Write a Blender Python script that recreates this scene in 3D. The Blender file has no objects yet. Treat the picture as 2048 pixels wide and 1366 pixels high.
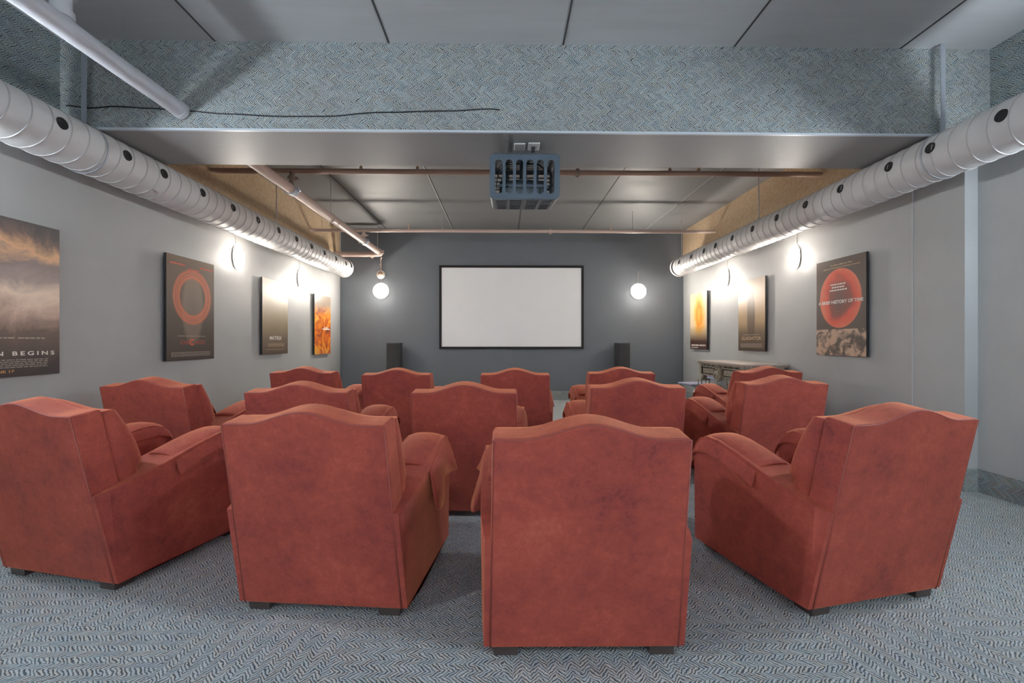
import bpy, bmesh, math, random
from mathutils import Vector, Matrix
random.seed(7)
C = bpy.context.scene.collection
sc = bpy.context.scene
PI = math.pi

# ------------------------------------------------------------------ camera, world, exposure
CAMZ = 1.181
cam_d = bpy.data.cameras.new('camera'); cam = bpy.data.objects.new('camera', cam_d); C.objects.link(cam)
cam.location = (0, 0, CAMZ); cam.rotation_euler = (PI/2, 0, -0.0169)
cam_d.sensor_width = 36; cam_d.lens = 894.54/2048*36; cam_d.clip_start = 0.05
sc.camera = cam
sc.view_settings.view_transform = 'Standard'; sc.view_settings.look = 'None'
sc.view_settings.gamma = 1; sc.view_settings.use_curve_mapping = False
sc.view_settings.exposure = 0.28
w = bpy.data.worlds.new('world'); sc.world = w; w.use_nodes = True
w.node_tree.nodes['Background'].inputs[0].default_value = (0.75, 0.87, 1.0, 1)
w.node_tree.nodes['Background'].inputs[1].default_value = 1.0
WARM = (1.0, 0.92, 0.82); COOL = (0.80, 0.92, 1.0)
S_WARM = 205.0; S_COOL = 440.0
# added cool fill light shining in through an added window behind the camera
la = bpy.data.lights.new('cool_fill', 'AREA'); la.shape = 'RECTANGLE'; la.size = 4.6; la.size_y = 1.5
la.energy = 105; la.color = (0.82, 0.92, 1.0)
lo = bpy.data.objects.new('cool_fill', la); C.objects.link(lo)
lo.location = (0.2, -3.75, 1.35); lo.rotation_euler = (PI/2, 0, 0)
# second added light: ceiling fill panels behind the camera, built further below
E_FILL = 4.0

# ------------------------------------------------------------------ materials
def mat(name, col, rough=0.6, metal=0.0, **kw):
    m = bpy.data.materials.new(name); m.use_nodes = True
    b = m.node_tree.nodes['Principled BSDF']
    b.inputs['Base Color'].default_value = (*col, 1); b.inputs['Roughness'].default_value = rough
    b.inputs['Metallic'].default_value = metal
    for k, v in kw.items(): b.inputs[k].default_value = v
    return m
class NT:
    def __init__(s, m): s.m = m; s.t = m.node_tree; s.b = s.t.nodes['Principled BSDF']
    def n(s, typ, **kw):
        x = s.t.nodes.new(typ)
        for k, v in kw.items(): setattr(x, k, v)
        return x
    def l(s, a, b): s.t.links.new(a, b)
    def math(s, op, a, b=None, c=None):
        x = s.n('ShaderNodeMath', operation=op)
        for i, v in enumerate((a, b, c)):
            if v is None: continue
            if isinstance(v, (int, float)): x.inputs[i].default_value = v
            else: s.l(v, x.inputs[i])
        return x.outputs[0]
    def noise(s, scale, detail=2, rough=0.5, vec=None, dist=0):
        x = s.n('ShaderNodeTexNoise'); x.inputs['Scale'].default_value = scale
        x.inputs['Detail'].default_value = detail; x.inputs['Roughness'].default_value = rough
        x.inputs['Distortion'].default_value = dist
        if vec is not None: s.l(vec, x.inputs['Vector'])
        return x
    def ramp(s, fac, stops, interp='LINEAR'):
        x = s.n('ShaderNodeValToRGB'); x.color_ramp.interpolation = interp
        e = x.color_ramp.elements
        while len(e) < len(stops): e.new(0.5)
        for q, (p, c) in zip(e, stops): q.position = p; q.color = (*c, 1)
        if fac is not None: s.l(fac, x.inputs[0])
        return x.outputs[0]
    def mix(s, f, a, b, blend='MIX'):
        x = s.n('ShaderNodeMix', data_type='RGBA', blend_type=blend)
        for i, v in ((0, f), (6, a), (7, b)):
            if isinstance(v, (int, float)): x.inputs[i].default_value = v
            elif isinstance(v, tuple): x.inputs[i].default_value = (*v, 1)
            else: s.l(v, x.inputs[i])
        return x.outputs[2]
    def bump(s, h, strength=0.3, dist=0.01):
        x = s.n('ShaderNodeBump'); x.inputs['Strength'].default_value = strength; x.inputs['Distance'].default_value = dist
        s.l(h, x.inputs['Height']); s.l(x.outputs[0], s.b.inputs['Normal'])

def paint(name, col, rough=0.55, var=0.06, bump=0.05):
    m = mat(name, col, rough); t = NT(m)
    tc = t.n('ShaderNodeTexCoord')
    n = t.noise(1.3, 4, 0.6, tc.outputs['Object'])
    c = t.ramp(n.outputs['Fac'], [(0.3, tuple(x*(1-var) for x in col)), (0.7, tuple(min(1, x*(1+var)) for x in col))])
    t.l(c, t.b.inputs['Base Color'])
    n2 = t.noise(180, 3, 0.6, tc.outputs['Object']); t.bump(n2.outputs['Fac'], bump, 0.002)
    return m

def carpet(name, ax, light, dark, tints, tile=0.0, cw=0.03, period=0.0125, dk=0.75, flip=False, mottle=None, wob_=0.02):
    """herringbone loop carpet: ax gives the two object axes that span the surface"""
    m = mat(name, light, 0.95); t = NT(m)
    tc = t.n('ShaderNodeTexCoord'); sp = t.n('ShaderNodeSeparateXYZ'); t.l(tc.outputs['Object'], sp.inputs[0])
    u, v = sp.outputs[ax[0]], sp.outputs[ax[1]]
    if flip: u, v = v, u
    if tile:
        a = t.math('FLOOR', t.math('DIVIDE', u, tile)); b = t.math('FLOOR', t.math('DIVIDE', v, tile))
        par = t.math('FLOORED_MODULO', t.math('ADD', a, b), 2.0)
        inv = t.math('SUBTRACT', 1.0, par)
        u2 = t.math('ADD', t.math('MULTIPLY', u, inv), t.math('MULTIPLY', v, par))
        v2 = t.math('ADD', t.math('MULTIPLY', v, inv), t.math('MULTIPLY', u, par))
        u, v = u2, v2
    cmb = t.n('ShaderNodeCombineXYZ'); t.l(u, cmb.inputs[0]); t.l(v, cmb.inputs[1])
    wob = t.noise(35, 2, 0.5, cmb.outputs[0])
    wv = t.math('MULTIPLY', t.math('SUBTRACT', wob.outputs['Fac'], 0.5), wob_)
    uu = t.math('ADD', u, wv)
    col = t.math('DIVIDE', uu, cw)
    tri = t.math('PINGPONG', uu, cw)                 # 0..cw zig-zag
    jit = t.n('ShaderNodeTexWhiteNoise', noise_dimensions='1D'); t.l(t.math('FLOOR', col), jit.inputs['W'])
    ph = t.math('ADD', t.math('DIVIDE', t.math('ADD', v, t.math('MULTIPLY', tri, 1.15)), period), jit.outputs['Value'])
    fr = t.math('FRACT', ph)
    row = t.math('FLOOR', ph); colf = t.math('FLOOR', col)
    # each dash gets its own random tone
    cc = t.n('ShaderNodeCombineXYZ'); t.l(row, cc.inputs[0]); t.l(colf, cc.inputs[1])
    wn = t.n('ShaderNodeTexWhiteNoise', noise_dimensions='2D'); t.l(cc.outputs[0], wn.inputs['Vector'])
    stripe = t.ramp(fr, [(0.0, (1, 1, 1)), (0.42, (1, 1, 1)), (0.6, (0, 0, 0)), (0.8, (0, 0, 0)), (0.98, (1, 1, 1))])
    yarn = t.ramp(wn.outputs['Value'], [(i/len(tints), c) for i, c in enumerate(tints)], 'CONSTANT')
    base = t.mix(0.5, light, yarn)
    if mottle:
        nn = t.noise(2.2, 3, 0.6, tc.outputs['Object'])
        base = t.mix(t.math('MULTIPLY', nn.outputs['Fac'], 0.6), base, mottle)
    n3 = t.noise(420, 2, 0.7, tc.outputs['Object'])
    base = t.mix(0.7, base, t.ramp(n3.outputs['Fac'], [(0.3, (0.45, 0.45, 0.45)), (0.7, (1, 1, 1))]), 'MULTIPLY')
    sv = t.math('MULTIPLY', t.math('SUBTRACT', 1.0, stripe), t.math('ADD', t.math('MULTIPLY', wn.outputs['Value'], 0.5), dk-0.35))
    sv = t.math('MINIMUM', sv, 1.0)
    fin = t.mix(sv, base, dark)
    t.l(fin, t.b.inputs['Base Color'])
    t.b.inputs['Sheen Weight'].default_value = 0.2
    t.bump(t.math('ADD', stripe, t.math('MULTIPLY', n3.outputs['Fac'], 0.6)), 0.55, 0.004)
    return m

COOLT = [(0.50, 0.60, 0.64), (0.62, 0.66, 0.66), (0.34, 0.47, 0.52), (0.68, 0.64, 0.54), (0.42, 0.52, 0.62), (0.60, 0.52, 0.42)]
TANT = [(0.60, 0.46, 0.26), (0.68, 0.56, 0.36), (0.48, 0.34, 0.17), (0.62, 0.54, 0.40), (0.55, 0.38, 0.20)]
M = {}
M['floor'] = carpet('floor_carpet', (0, 1), (0.72, 0.79, 0.80), (0.045, 0.065, 0.085), COOLT, tile=0.61, cw=0.030, period=0.0165, dk=1.15, wob_=0.028)
M['beam_carpet'] = carpet('beam_carpet', (0, 2), (0.72, 0.80, 0.82), (0.03, 0.042, 0.055), COOLT, cw=0.040, period=0.017, dk=1.0, flip=True, wob_=0.03, mottle=(0.36, 0.31, 0.26))
M['side_carpet_cool'] = carpet('side_carpet_cool', (1, 2), (0.50, 0.60, 0.62), (0.03, 0.05, 0.06), COOLT, cw=0.040, period=0.018, dk=0.9, flip=True, wob_=0.03, mottle=(0.26, 0.30, 0.28))
M['side_carpet_tan'] = carpet('side_carpet_tan', (1, 2), (0.92, 0.64, 0.40), (0.26, 0.14, 0.06), TANT, cw=0.026, period=0.018, dk=0.7, wob_=0.03)
M['base_carpet_side'] = carpet('base_carpet_side', (1, 2), (0.34, 0.37, 0.37), (0.04, 0.05, 0.06), COOLT, cw=0.05, period=0.014, flip=True, dk=0.9)
M['base_carpet_back'] = carpet('base_carpet_back', (0, 2), (0.36, 0.38, 0.37), (0.06, 0.07, 0.08), COOLT, cw=0.05, period=0.014, flip=True)
M['wall'] = paint('grey_wall_paint', (0.43, 0.435, 0.435), 0.5)
M['wall_white'] = paint('pale_column_paint', (0.50, 0.53, 0.55), 0.5)
M['wall_dark'] = paint('slate_wall_paint', (0.145, 0.160, 0.180), 0.5)
M['beam'] = paint('beam_paint', (0.30, 0.30, 0.30), 0.5)
M['ledge'] = mat('ledge_metal', (0.62, 0.66, 0.72), 0.4, 0.3)
M['duct'] = paint('duct_paint', (0.60, 0.585, 0.58), 0.52, 0.03, 0.02)
M['duct_seam'] = mat('duct_lock_seam', (0.40, 0.385, 0.38), 0.45)
M['duct_rim'] = mat('duct_rim', (0.62, 0.60, 0.57), 0.4, 0.2)
M['hole'] = mat('nozzle_black', (0.012, 0.012, 0.013), 0.85)
M['pipe'] = paint('pipe_paint_warm_lit', (0.56, 0.42, 0.36), 0.42, 0.05, 0.02)  # warm light of the far bay put into the pipe colour
M['pipe_cool_lit'] = paint('pipe_paint_cool_lit', (0.58, 0.57, 0.60), 0.40, 0.05, 0.02)  # same pipe with the cool near light put into its colour
M['pipe_dark'] = paint('branch_pipe_paint', (0.40, 0.27, 0.21), 0.42, 0.05, 0.02)
M['coupling'] = paint('coupling_iron', (0.26, 0.19, 0.16), 0.5, 0.1, 0.1)
M['brass'] = mat('brass', (0.60, 0.42, 0.24), 0.35, 0.8)
M['rod'] = mat('zinc_rod', (0.50, 0.47, 0.45), 0.4, 0.6)
M['strap'] = mat('galvanised_strap', (0.45, 0.47, 0.52), 0.45, 0.5)
M['black'] = mat('black_plastic', (0.012, 0.012, 0.014), 0.5)
M['screen_frame'] = mat('black_velvet_frame', (0.012, 0.011, 0.011), 0.8)
M['screen'] = paint('screen_fabric', (0.90, 0.90, 0.91), 0.7, 0.01, 0.02)
M['plate'] = mat('white_plastic', (0.75, 0.73, 0.72), 0.4)
M['plate_in'] = mat('grey_plastic', (0.45, 0.44, 0.44), 0.5)
M['cage'] = mat('slate_powder_coat', (0.055, 0.078, 0.105), 0.45, 0.2)
M['cage_in'] = mat('projector_dark', (0.02, 0.03, 0.04), 0.35)
M['lens'] = mat('lens_glass', (0.01, 0.01, 0.015), 0.05)
M['foot'] = paint('dark_wood', (0.07, 0.052, 0.048), 0.3, 0.2)
M['speaker'] = paint('speaker_cloth', (0.045, 0.045, 0.047), 0.9, 0.2, 0.3)
M['speaker_box'] = mat('speaker_box', (0.045, 0.045, 0.048), 0.5)
M['lilac'] = paint('lilac_fabric', (0.30, 0.31, 0.42), 0.85, 0.08, 0.3)
M['chrome'] = mat('chrome', (0.75, 0.74, 0.73), 0.22, 0.9)
M['bell'] = mat('cream_enamel', (0.75, 0.66, 0.58), 0.35)
M['bell_in'] = mat('brown_enamel', (0.36, 0.23, 0.17), 0.35)
M['fill_frame'] = mat('white_frame', (0.7, 0.7, 0.7), 0.4)
def iron():
    m = mat('champagne_iron', (0.42, 0.37, 0.29), 0.42, 0.35); t = NT(m)
    tc = t.n('ShaderNodeTexCoord'); n = t.noise(22, 4, 0.6, tc.outputs['Object'])
    t.l(t.ramp(n.outputs['Fac'], [(0.3, (0.24, 0.21, 0.17)), (0.7, (0.52, 0.46, 0.37))]), t.b.inputs['Base Color']); return m
M['iron'] = iron()
M['table_top'] = paint('console_top', (0.50, 0.42, 0.37), 0.3, 0.1)
M['void'] = mat('console_dark', (0.05, 0.045, 0.04), 0.7)

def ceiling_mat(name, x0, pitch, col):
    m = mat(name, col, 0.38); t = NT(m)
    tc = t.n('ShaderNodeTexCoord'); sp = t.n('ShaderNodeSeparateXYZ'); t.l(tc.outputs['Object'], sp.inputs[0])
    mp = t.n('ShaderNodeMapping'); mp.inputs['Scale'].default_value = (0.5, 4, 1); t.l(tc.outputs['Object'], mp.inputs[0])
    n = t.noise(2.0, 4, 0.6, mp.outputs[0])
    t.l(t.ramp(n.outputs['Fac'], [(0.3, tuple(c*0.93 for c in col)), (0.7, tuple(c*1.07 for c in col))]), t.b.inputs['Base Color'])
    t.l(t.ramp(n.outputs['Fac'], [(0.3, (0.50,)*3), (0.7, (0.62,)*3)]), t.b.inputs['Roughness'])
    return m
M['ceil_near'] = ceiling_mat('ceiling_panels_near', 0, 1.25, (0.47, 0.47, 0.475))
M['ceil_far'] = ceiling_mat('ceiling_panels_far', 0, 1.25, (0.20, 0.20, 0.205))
M['seam'] = mat('panel_seam', (0.06, 0.06, 0.06), 0.7)
M['seam_light'] = mat('panel_seam_strip', (0.55, 0.55, 0.55), 0.5)

def suede(name, warm=0.0):
    m = mat(name, (0.40, 0.09, 0.06), 0.78); t = NT(m)
    tc = t.n('ShaderNodeTexCoord'); oi = t.n('ShaderNodeObjectInfo')
    ad = t.n('ShaderNodeVectorMath', operation='ADD'); t.l(tc.outputs['Object'], ad.inputs[0])
    sc_ = t.n('ShaderNodeVectorMath', operation='SCALE'); t.l(oi.outputs['Location'], sc_.inputs[0]); sc_.inputs['Scale'].default_value = 3.7
    t.l(sc_.outputs[0], ad.inputs[1])
    a = t.noise(3.2, 6, 0.66, ad.outputs[0], 0.3); b = t.noise(19, 8, 0.80, ad.outputs[0], 0.4); c = t.noise(75, 5, 0.75, ad.outputs[0], 0.3)
    f = t.math('ADD', t.math('MULTIPLY', a.outputs['Fac'], 0.42), t.math('ADD', t.math('MULTIPLY', b.outputs['Fac'], 0.42), t.math('MULTIPLY', c.outputs['Fac'], 0.16)))
    col = t.ramp(f, [(0.36, (0.17, 0.026, 0.026)), (0.46, (0.31, 0.048, 0.036)), (0.54, (0.38, 0.064, 0.042)), (0.66, (0.50, 0.112, 0.072))])
    t.l(col, t.b.inputs['Base Color'])
    t.b.inputs['Sheen Weight'].default_value = 0.75; t.b.inputs['Sheen Roughness'].default_value = 0.36
    t.b.inputs['Sheen Tint'].default_value = (1.0, 0.36, 0.17, 1)
    t.bump(t.math('ADD', b.outputs['Fac'], c.outputs['Fac']), 0.22, 0.004)
    return m
M['suede'] = suede('red_suede')
M['piping'] = mat('suede_piping', (0.30, 0.062, 0.045), 0.6)

def glow(name, col, strength):
    m = mat(name, (0.9, 0.9, 0.9), 0.4); b = m.node_tree.nodes['Principled BSDF']
    b.inputs['Emission Color'].default_value = (*col, 1); b.inputs['Emission Strength'].default_value = strength; return m
M['lamp_warm'] = glow('lit_glass_warm', WARM, S_WARM*1.0)
M['lamp_cool'] = glow('lit_glass_cool', COOL, S_COOL)
for k_, s_ in (('lamp_warm', S_WARM), ('lamp_cool', S_COOL)):
    # opal glass: brightest over the bulb at the front of the dome, faint at the rim by the wall
    q_ = NT(M[k_]); tc_ = q_.n('ShaderNodeTexCoord'); sp_ = q_.n('ShaderNodeSeparateXYZ'); q_.l(tc_.outputs['Object'], sp_.inputs[0])
    d_ = q_.math('MAXIMUM', q_.math('DIVIDE', q_.math('SUBTRACT', q_.math('MULTIPLY', sp_.outputs[1], -1.0), 0.055), 0.075), 0.0)
    q_.l(q_.math('ADD', 9.0, q_.math('MULTIPLY', q_.math('POWER', d_, 1.6), s_)), q_.b.inputs['Emission Strength'])
M['fill_panel'] = glow('fill_panel_diffuser', (0.95, 0.97, 1.0), E_FILL)
gm = mat('added_pane', (1, 1, 1), 0.0); gm.node_tree.nodes['Principled BSDF'].inputs['Transmission Weight'].default_value = 1
M['glass'] = gm

# ------------------------------------------------------------------ helpers
def bx(bm, x0, x1, y0, y1, z0, z1):
    vs = [bm.verts.new((x, y, z)) for z in (z0, z1) for y in (y0, y1) for x in (x0, x1)]
    for f in ((0, 2, 3, 1), (4, 5, 7, 6), (0, 1, 5, 4), (2, 6, 7, 3), (0, 4, 6, 2), (1, 3, 7, 5)):
        bm.faces.new([vs[i] for i in f])
def box(*a, bevel=0.0, seg=2):
    bm = bmesh.new(); bx(bm, *a)
    if bevel: bmesh.ops.bevel(bm, geom=list(bm.edges), offset=bevel, segments=seg, profile=0.5, affect='EDGES', clamp_overlap=True)
    return bm
def tube(bm, p0, p1, r, n=16, r2=None, cap=True):
    p0, p1 = Vector(p0), Vector(p1); d = (p1-p0).normalized()
    a = d.orthogonal().normalized(); b = d.cross(a); r2 = r if r2 is None else r2
    A = [bm.verts.new(p0 + (a*math.cos(2*PI*i/n) + b*math.sin(2*PI*i/n))*r) for i in range(n)]
    B = [bm.verts.new(p1 + (a*math.cos(2*PI*i/n) + b*math.sin(2*PI*i/n))*r2) for i in range(n)]
    for i in range(n): bm.faces.new((A[i], A[(i+1) % n], B[(i+1) % n], B[i]))
    if cap: bm.faces.new(A[::-1]); bm.faces.new(B)
def path_tube(bm, pts, r, n=8, closed=False):
    pts = [Vector(p) for p in pts]; rings = []; N = len(pts)
    up = None
    for i, p in enumerate(pts):
        q0 = pts[(i-1) % N] if (closed or i > 0) else p; q1 = pts[(i+1) % N] if (closed or i < N-1) else p
        d = (q1-q0).normalized()
        if up is None: up = d.orthogonal().normalized()
        a = (up - d*up.dot(d)).normalized(); up = a; b = d.cross(a)
        rings.append([bm.verts.new(p + (a*math.cos(2*PI*k/n) + b*math.sin(2*PI*k/n))*r) for k in range(n)])
    for i in range(N if closed else N-1):
        A, B = rings[i], rings[(i+1) % N]
        for k in range(n): bm.faces.new((A[k], A[(k+1) % n], B[(k+1) % n], B[k]))
    if not closed: bm.faces.new(rings[0][::-1]); bm.faces.new(rings[-1])
def lathe(bm, prof, mtx=Matrix(), n=32):
    """prof: list of (radius, height) revolved around local z, closed at ends when radius is 0"""
    rings = []
    for r, h in prof:
        if r < 1e-6: rings.append([bm.verts.new(mtx @ Vector((0, 0, h)))])
        else: rings.append([bm.verts.new(mtx @ Vector((r*math.cos(2*PI*i/n), r*math.sin(2*PI*i/n), h))) for i in range(n)])
    for A, B in zip(rings, rings[1:]):
        for i in range(n):
            if len(A) == 1 and len(B) == 1: continue
            if len(A) == 1: bm.faces.new((A[0], B[i], B[(i+1) % n]))
            elif len(B) == 1: bm.faces.new((A[i], A[(i+1) % n], B[0]))
            else: bm.faces.new((A[i], A[(i+1) % n], B[(i+1) % n], B[i]))
def prism(bm, pts, fn, t0, t1):
    """pts 2-D outline; fn(a, b, t) -> 3-D"""
    A = [bm.verts.new(fn(a, b, t0)) for a, b in pts]; B = [bm.verts.new(fn(a, b, t1)) for a, b in pts]
    n = len(pts); f = [bm.faces.new(A[::-1]), bm.faces.new(B)]
    for i in range(n): f.append(bm.faces.new((A[i], A[(i+1) % n], B[(i+1) % n], B[i])))
    return f
def soft(bm, off, seg=4, ang=0.5):
    bmesh.ops.recalc_face_normals(bm, faces=bm.faces)
    e = [e for e in bm.edges if len(e.link_faces) == 2 and e.calc_face_angle() > ang]
    bmesh.ops.bevel(bm, geom=e, offset=off, segments=seg, profile=0.5, affect='EDGES', clamp_overlap=True)
    return bm
def obj(name, bm, m, parent=None, smooth=None, weighted=False, sub=0):
    bmesh.ops.recalc_face_normals(bm, faces=bm.faces)
    me = bpy.data.meshes.new(name); bm.to_mesh(me); bm.free()
    o = bpy.data.objects.new(name, me); C.objects.link(o)
    me.materials.append(M[m] if isinstance(m, str) else m)
    if smooth is not None:
        me.shade_smooth()
        if smooth < 180: me.set_sharp_from_angle(angle=math.radians(smooth))
    if sub:
        s = o.modifiers.new('sub', 'SUBSURF'); s.levels = s.render_levels = sub
    if weighted:
        q = o.modifiers.new('wn', 'WEIGHTED_NORMAL'); q.keep_sharp = True
    if parent: o.parent = parent
    return o
def tag(o, label, cat, group=None):
    o['label'] = label; o['category'] = cat
    if group: o['group'] = group
    return o
def thing(name, label, cat, loc=(0, 0, 0), rz=0, group=None):
    o = bpy.data.objects.new(name, None); C.objects.link(o); o.empty_display_size = 0.1
    o.location = loc; o.rotation_euler = (0, 0, rz); return tag(o, label, cat, group)
def struct(name, bm, m, **kw):
    o = obj(name, bm, m, **kw); o['kind'] = 'structure'; return o
def copy_tree(o, parent=None):
    c = o.copy(); C.objects.link(c); c.parent = parent
    for ch in list(o.children): copy_tree(ch, c)
    return c

# ------------------------------------------------------------------ the room
FZ = 0.035; CE = 3.351; XL = -3.2; XR = 3.53; XRN = 3.62; YB = 8.77; Y0 = -3.5; BZ = 2.706; BY0 = 3.276; BY1 = 3.898
struct('floor', box(XL-0.2, XRN+0.2, Y0-0.2, YB+0.2, -0.12, FZ), 'floor')
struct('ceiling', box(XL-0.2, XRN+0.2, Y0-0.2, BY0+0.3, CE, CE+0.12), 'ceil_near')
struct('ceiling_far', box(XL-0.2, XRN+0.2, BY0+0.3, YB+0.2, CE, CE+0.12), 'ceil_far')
struct('wall_left', box(XL-0.2, XL, Y0, YB, 0, CE), 'wall')
struct('wall_back', box(XL-0.2, XRN+0.2, YB, YB+0.2, 0, CE), 'wall_dark')
struct('wall_right', box(XR, XRN+0.2, 3.79, YB, 0, CE), 'wall')
struct('wall_right_near', box(XRN, XRN+0.2, Y0, 3.36, 0, CE), 'wall')
bm = bmesh.new(); bx(bm, XR-0.012, XRN+0.2, 3.36, 3.79, 0, CE)
struct('trim_1', bm, 'wall')      # pilaster under the beam end
struct('trim_12', box(XR-0.017, XR-0.0001, 3.7901, 3.799, 0.215, BZ-0.07), 'wall_white')   # corner bead
# rear wall with a wide window added for the cool fill light
bm = bmesh.new()
bx(bm, XL-0.2, -2.2, Y0-0.2, Y0, 0, CE); bx(bm, 2.6, XRN+0.2, Y0-0.2, Y0, 0, CE)
bx(bm, -2.2, 2.6, Y0-0.2, Y0, 0, 0.5); bx(bm, -2.2, 2.6, Y0-0.2, Y0, 2.2, CE)
struct('wall_rear', bm, 'wall')
bm = bmesh.new()
for x in (-2.2, -0.62, 0.98, 2.54): bx(bm, x, x+0.06, Y0-0.12, Y0-0.04, 0.5, 2.2)
for z in (0.5, 2.14): bx(bm, -2.2, 2.6, Y0-0.12, Y0-0.04, z, z+0.06)
struct('window_added', bm, 'fill_frame')
struct('window_added_glass', box(-2.2, 2.6, Y0-0.085, Y0-0.079, 0.5, 2.2), 'glass')
# carpet clad beam across the room
struct('trim_2', box(XL, XRN, BY0, BY1, BZ, CE), 'beam')
struct('trim_3', box(XL, XRN, BY0-0.012, BY0-0.001, BZ+0.012, CE), 'beam_carpet')
struct('trim_4', box(XL, XRN, BY0-0.02, BY0-0.001, BZ-0.004, BZ+0.011), 'ledge')
struct('trim_5', box(XL, XL+0.012, Y0, BY0-0.013, BZ-0.02, CE), 'side_carpet_cool')
struct('trim_6', box(XRN-0.012, XRN, Y0, BY0-0.013, BZ-0.02, CE), 'side_carpet_cool')
struct('trim_7', box(XL, XL+0.012, BY1, YB, BZ-0.06, CE), 'side_carpet_tan')
struct('trim_8', box(XR-0.012, XR, BY1, YB, BZ-0.06, CE), 'side_carpet_tan')
# seams of the ceiling panels
bm = bmesh.new()
for x in (-2.09, -0.84, 0.43, 1.69, 2.93): bx(bm, x-0.006, x+0.006, Y0, BY0-0.013, CE-0.004, CE+0.001)
bx(bm, XL, XRN, 0.9, 0.912, CE-0.004, CE+0.001)
struct('trim_9', bm, 'seam')
bm = bmesh.new()
for x in (-2.27, -0.99, 0.27, 1.51, 2.75): bx(bm, x-0.006, x+0.006, BY1, YB, CE-0.005, CE+0.001)
struct('trim_10', bm, 'seam')
bm = bmesh.new()
for x in (-0.99, 2.75): bx(bm, x-0.016, x-0.006, BY1, YB, CE-0.006, CE+0.001)
struct('trim_11', bm, 'seam_light')
# carpet baseboards
BH = 0.21
struct('baseboard_left', box(XL, XL+0.014, Y0, YB, FZ, BH), 'base_carpet_side')
struct('baseboard_right', box(XR-0.014, XR, 3.80, YB, FZ, BH), 'base_carpet_side')
struct('baseboard_right_near', box(XRN-0.014, XRN, Y0, 3.348, FZ, BH), 'base_carpet_side')
struct('baseboard_back', box(XL+0.015, XR-0.015, YB-0.014, YB, FZ, BH), 'base_carpet_back')
struct('baseboard_column', box(XR-0.026, XRN, 3.346, 3.359, FZ, BH), 'base_carpet_back')
struct('baseboard_column_side', box(XR-0.027, XR-0.0125, 3.36, 3.79, FZ, BH), 'base_carpet_side')

# ------------------------------------------------------------------ armchairs
def camel(x, hw):
    a = abs(x)/hw
    return 0.0 if a > 0.72 else 0.5*(1+math.cos(PI*a/0.72))
def back_outline(wb, wt, z0, z1, crown, n=22):
    pts = [(-wb/2, z0), (wb/2, z0)]
    for i in range(n+1):
        x = wt/2 - wt*i/n
        pts.append((x, z1 + crown*camel(x, wt/2)))
    return pts
RK = 0.162/0.79
def arm_cover(sx, t, long=0.0):
    """loose cover draped over the front of an arm; long = how much lower its outer flap hangs"""
    bm = bmesh.new(); secs = []
    ys = [0.262, 0.33, 0.41, 0.50, 0.58, 0.64, 0.685, 0.712, 0.728]
    for k, y in enumerate(ys):
        tz = [0.598, 0.621, 0.646, 0.668, 0.678, 0.668, 0.642, 0.606, 0.545][k]
        dr = [0.112, 0.110, 0.106, 0.102, 0.098, 0.09, 0.075, 0.05, 0.02][k]
        out = 0.0
        if long: dr += long*(1 - 0.25*k/8); out = 0.022*math.sin(k*1.3)+0.012
        prof = [(0.171, tz-dr*0.8), (0.173, tz-0.05), (0.180, tz-0.022), (0.206, tz-0.001), (0.24, tz+0.006), (0.315, tz+0.006), (0.360, tz-0.004), (0.388, tz-0.024), (0.400, tz-0.055), (0.408+out, tz-dr)]
        secs.append([bm.verts.new((sx*x, y, z)) for x, z in prof])
    for A, B in zip(secs, secs[1:]):
        for i in range(len(A)-1): bm.faces.new((A[i], A[i+1], B[i+1], B[i]))
    bmesh.ops.recalc_face_normals(bm, faces=bm.faces)
    o = obj('arm_cover', bm, 'suede', t, 60)
    q = o.modifiers.new('s', 'SUBSURF'); q.levels = q.render_levels = 1
    q = o.modifiers.new('t', 'SOLIDIFY'); q.thickness = 0.008; q.offset = 0
    return o
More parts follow.
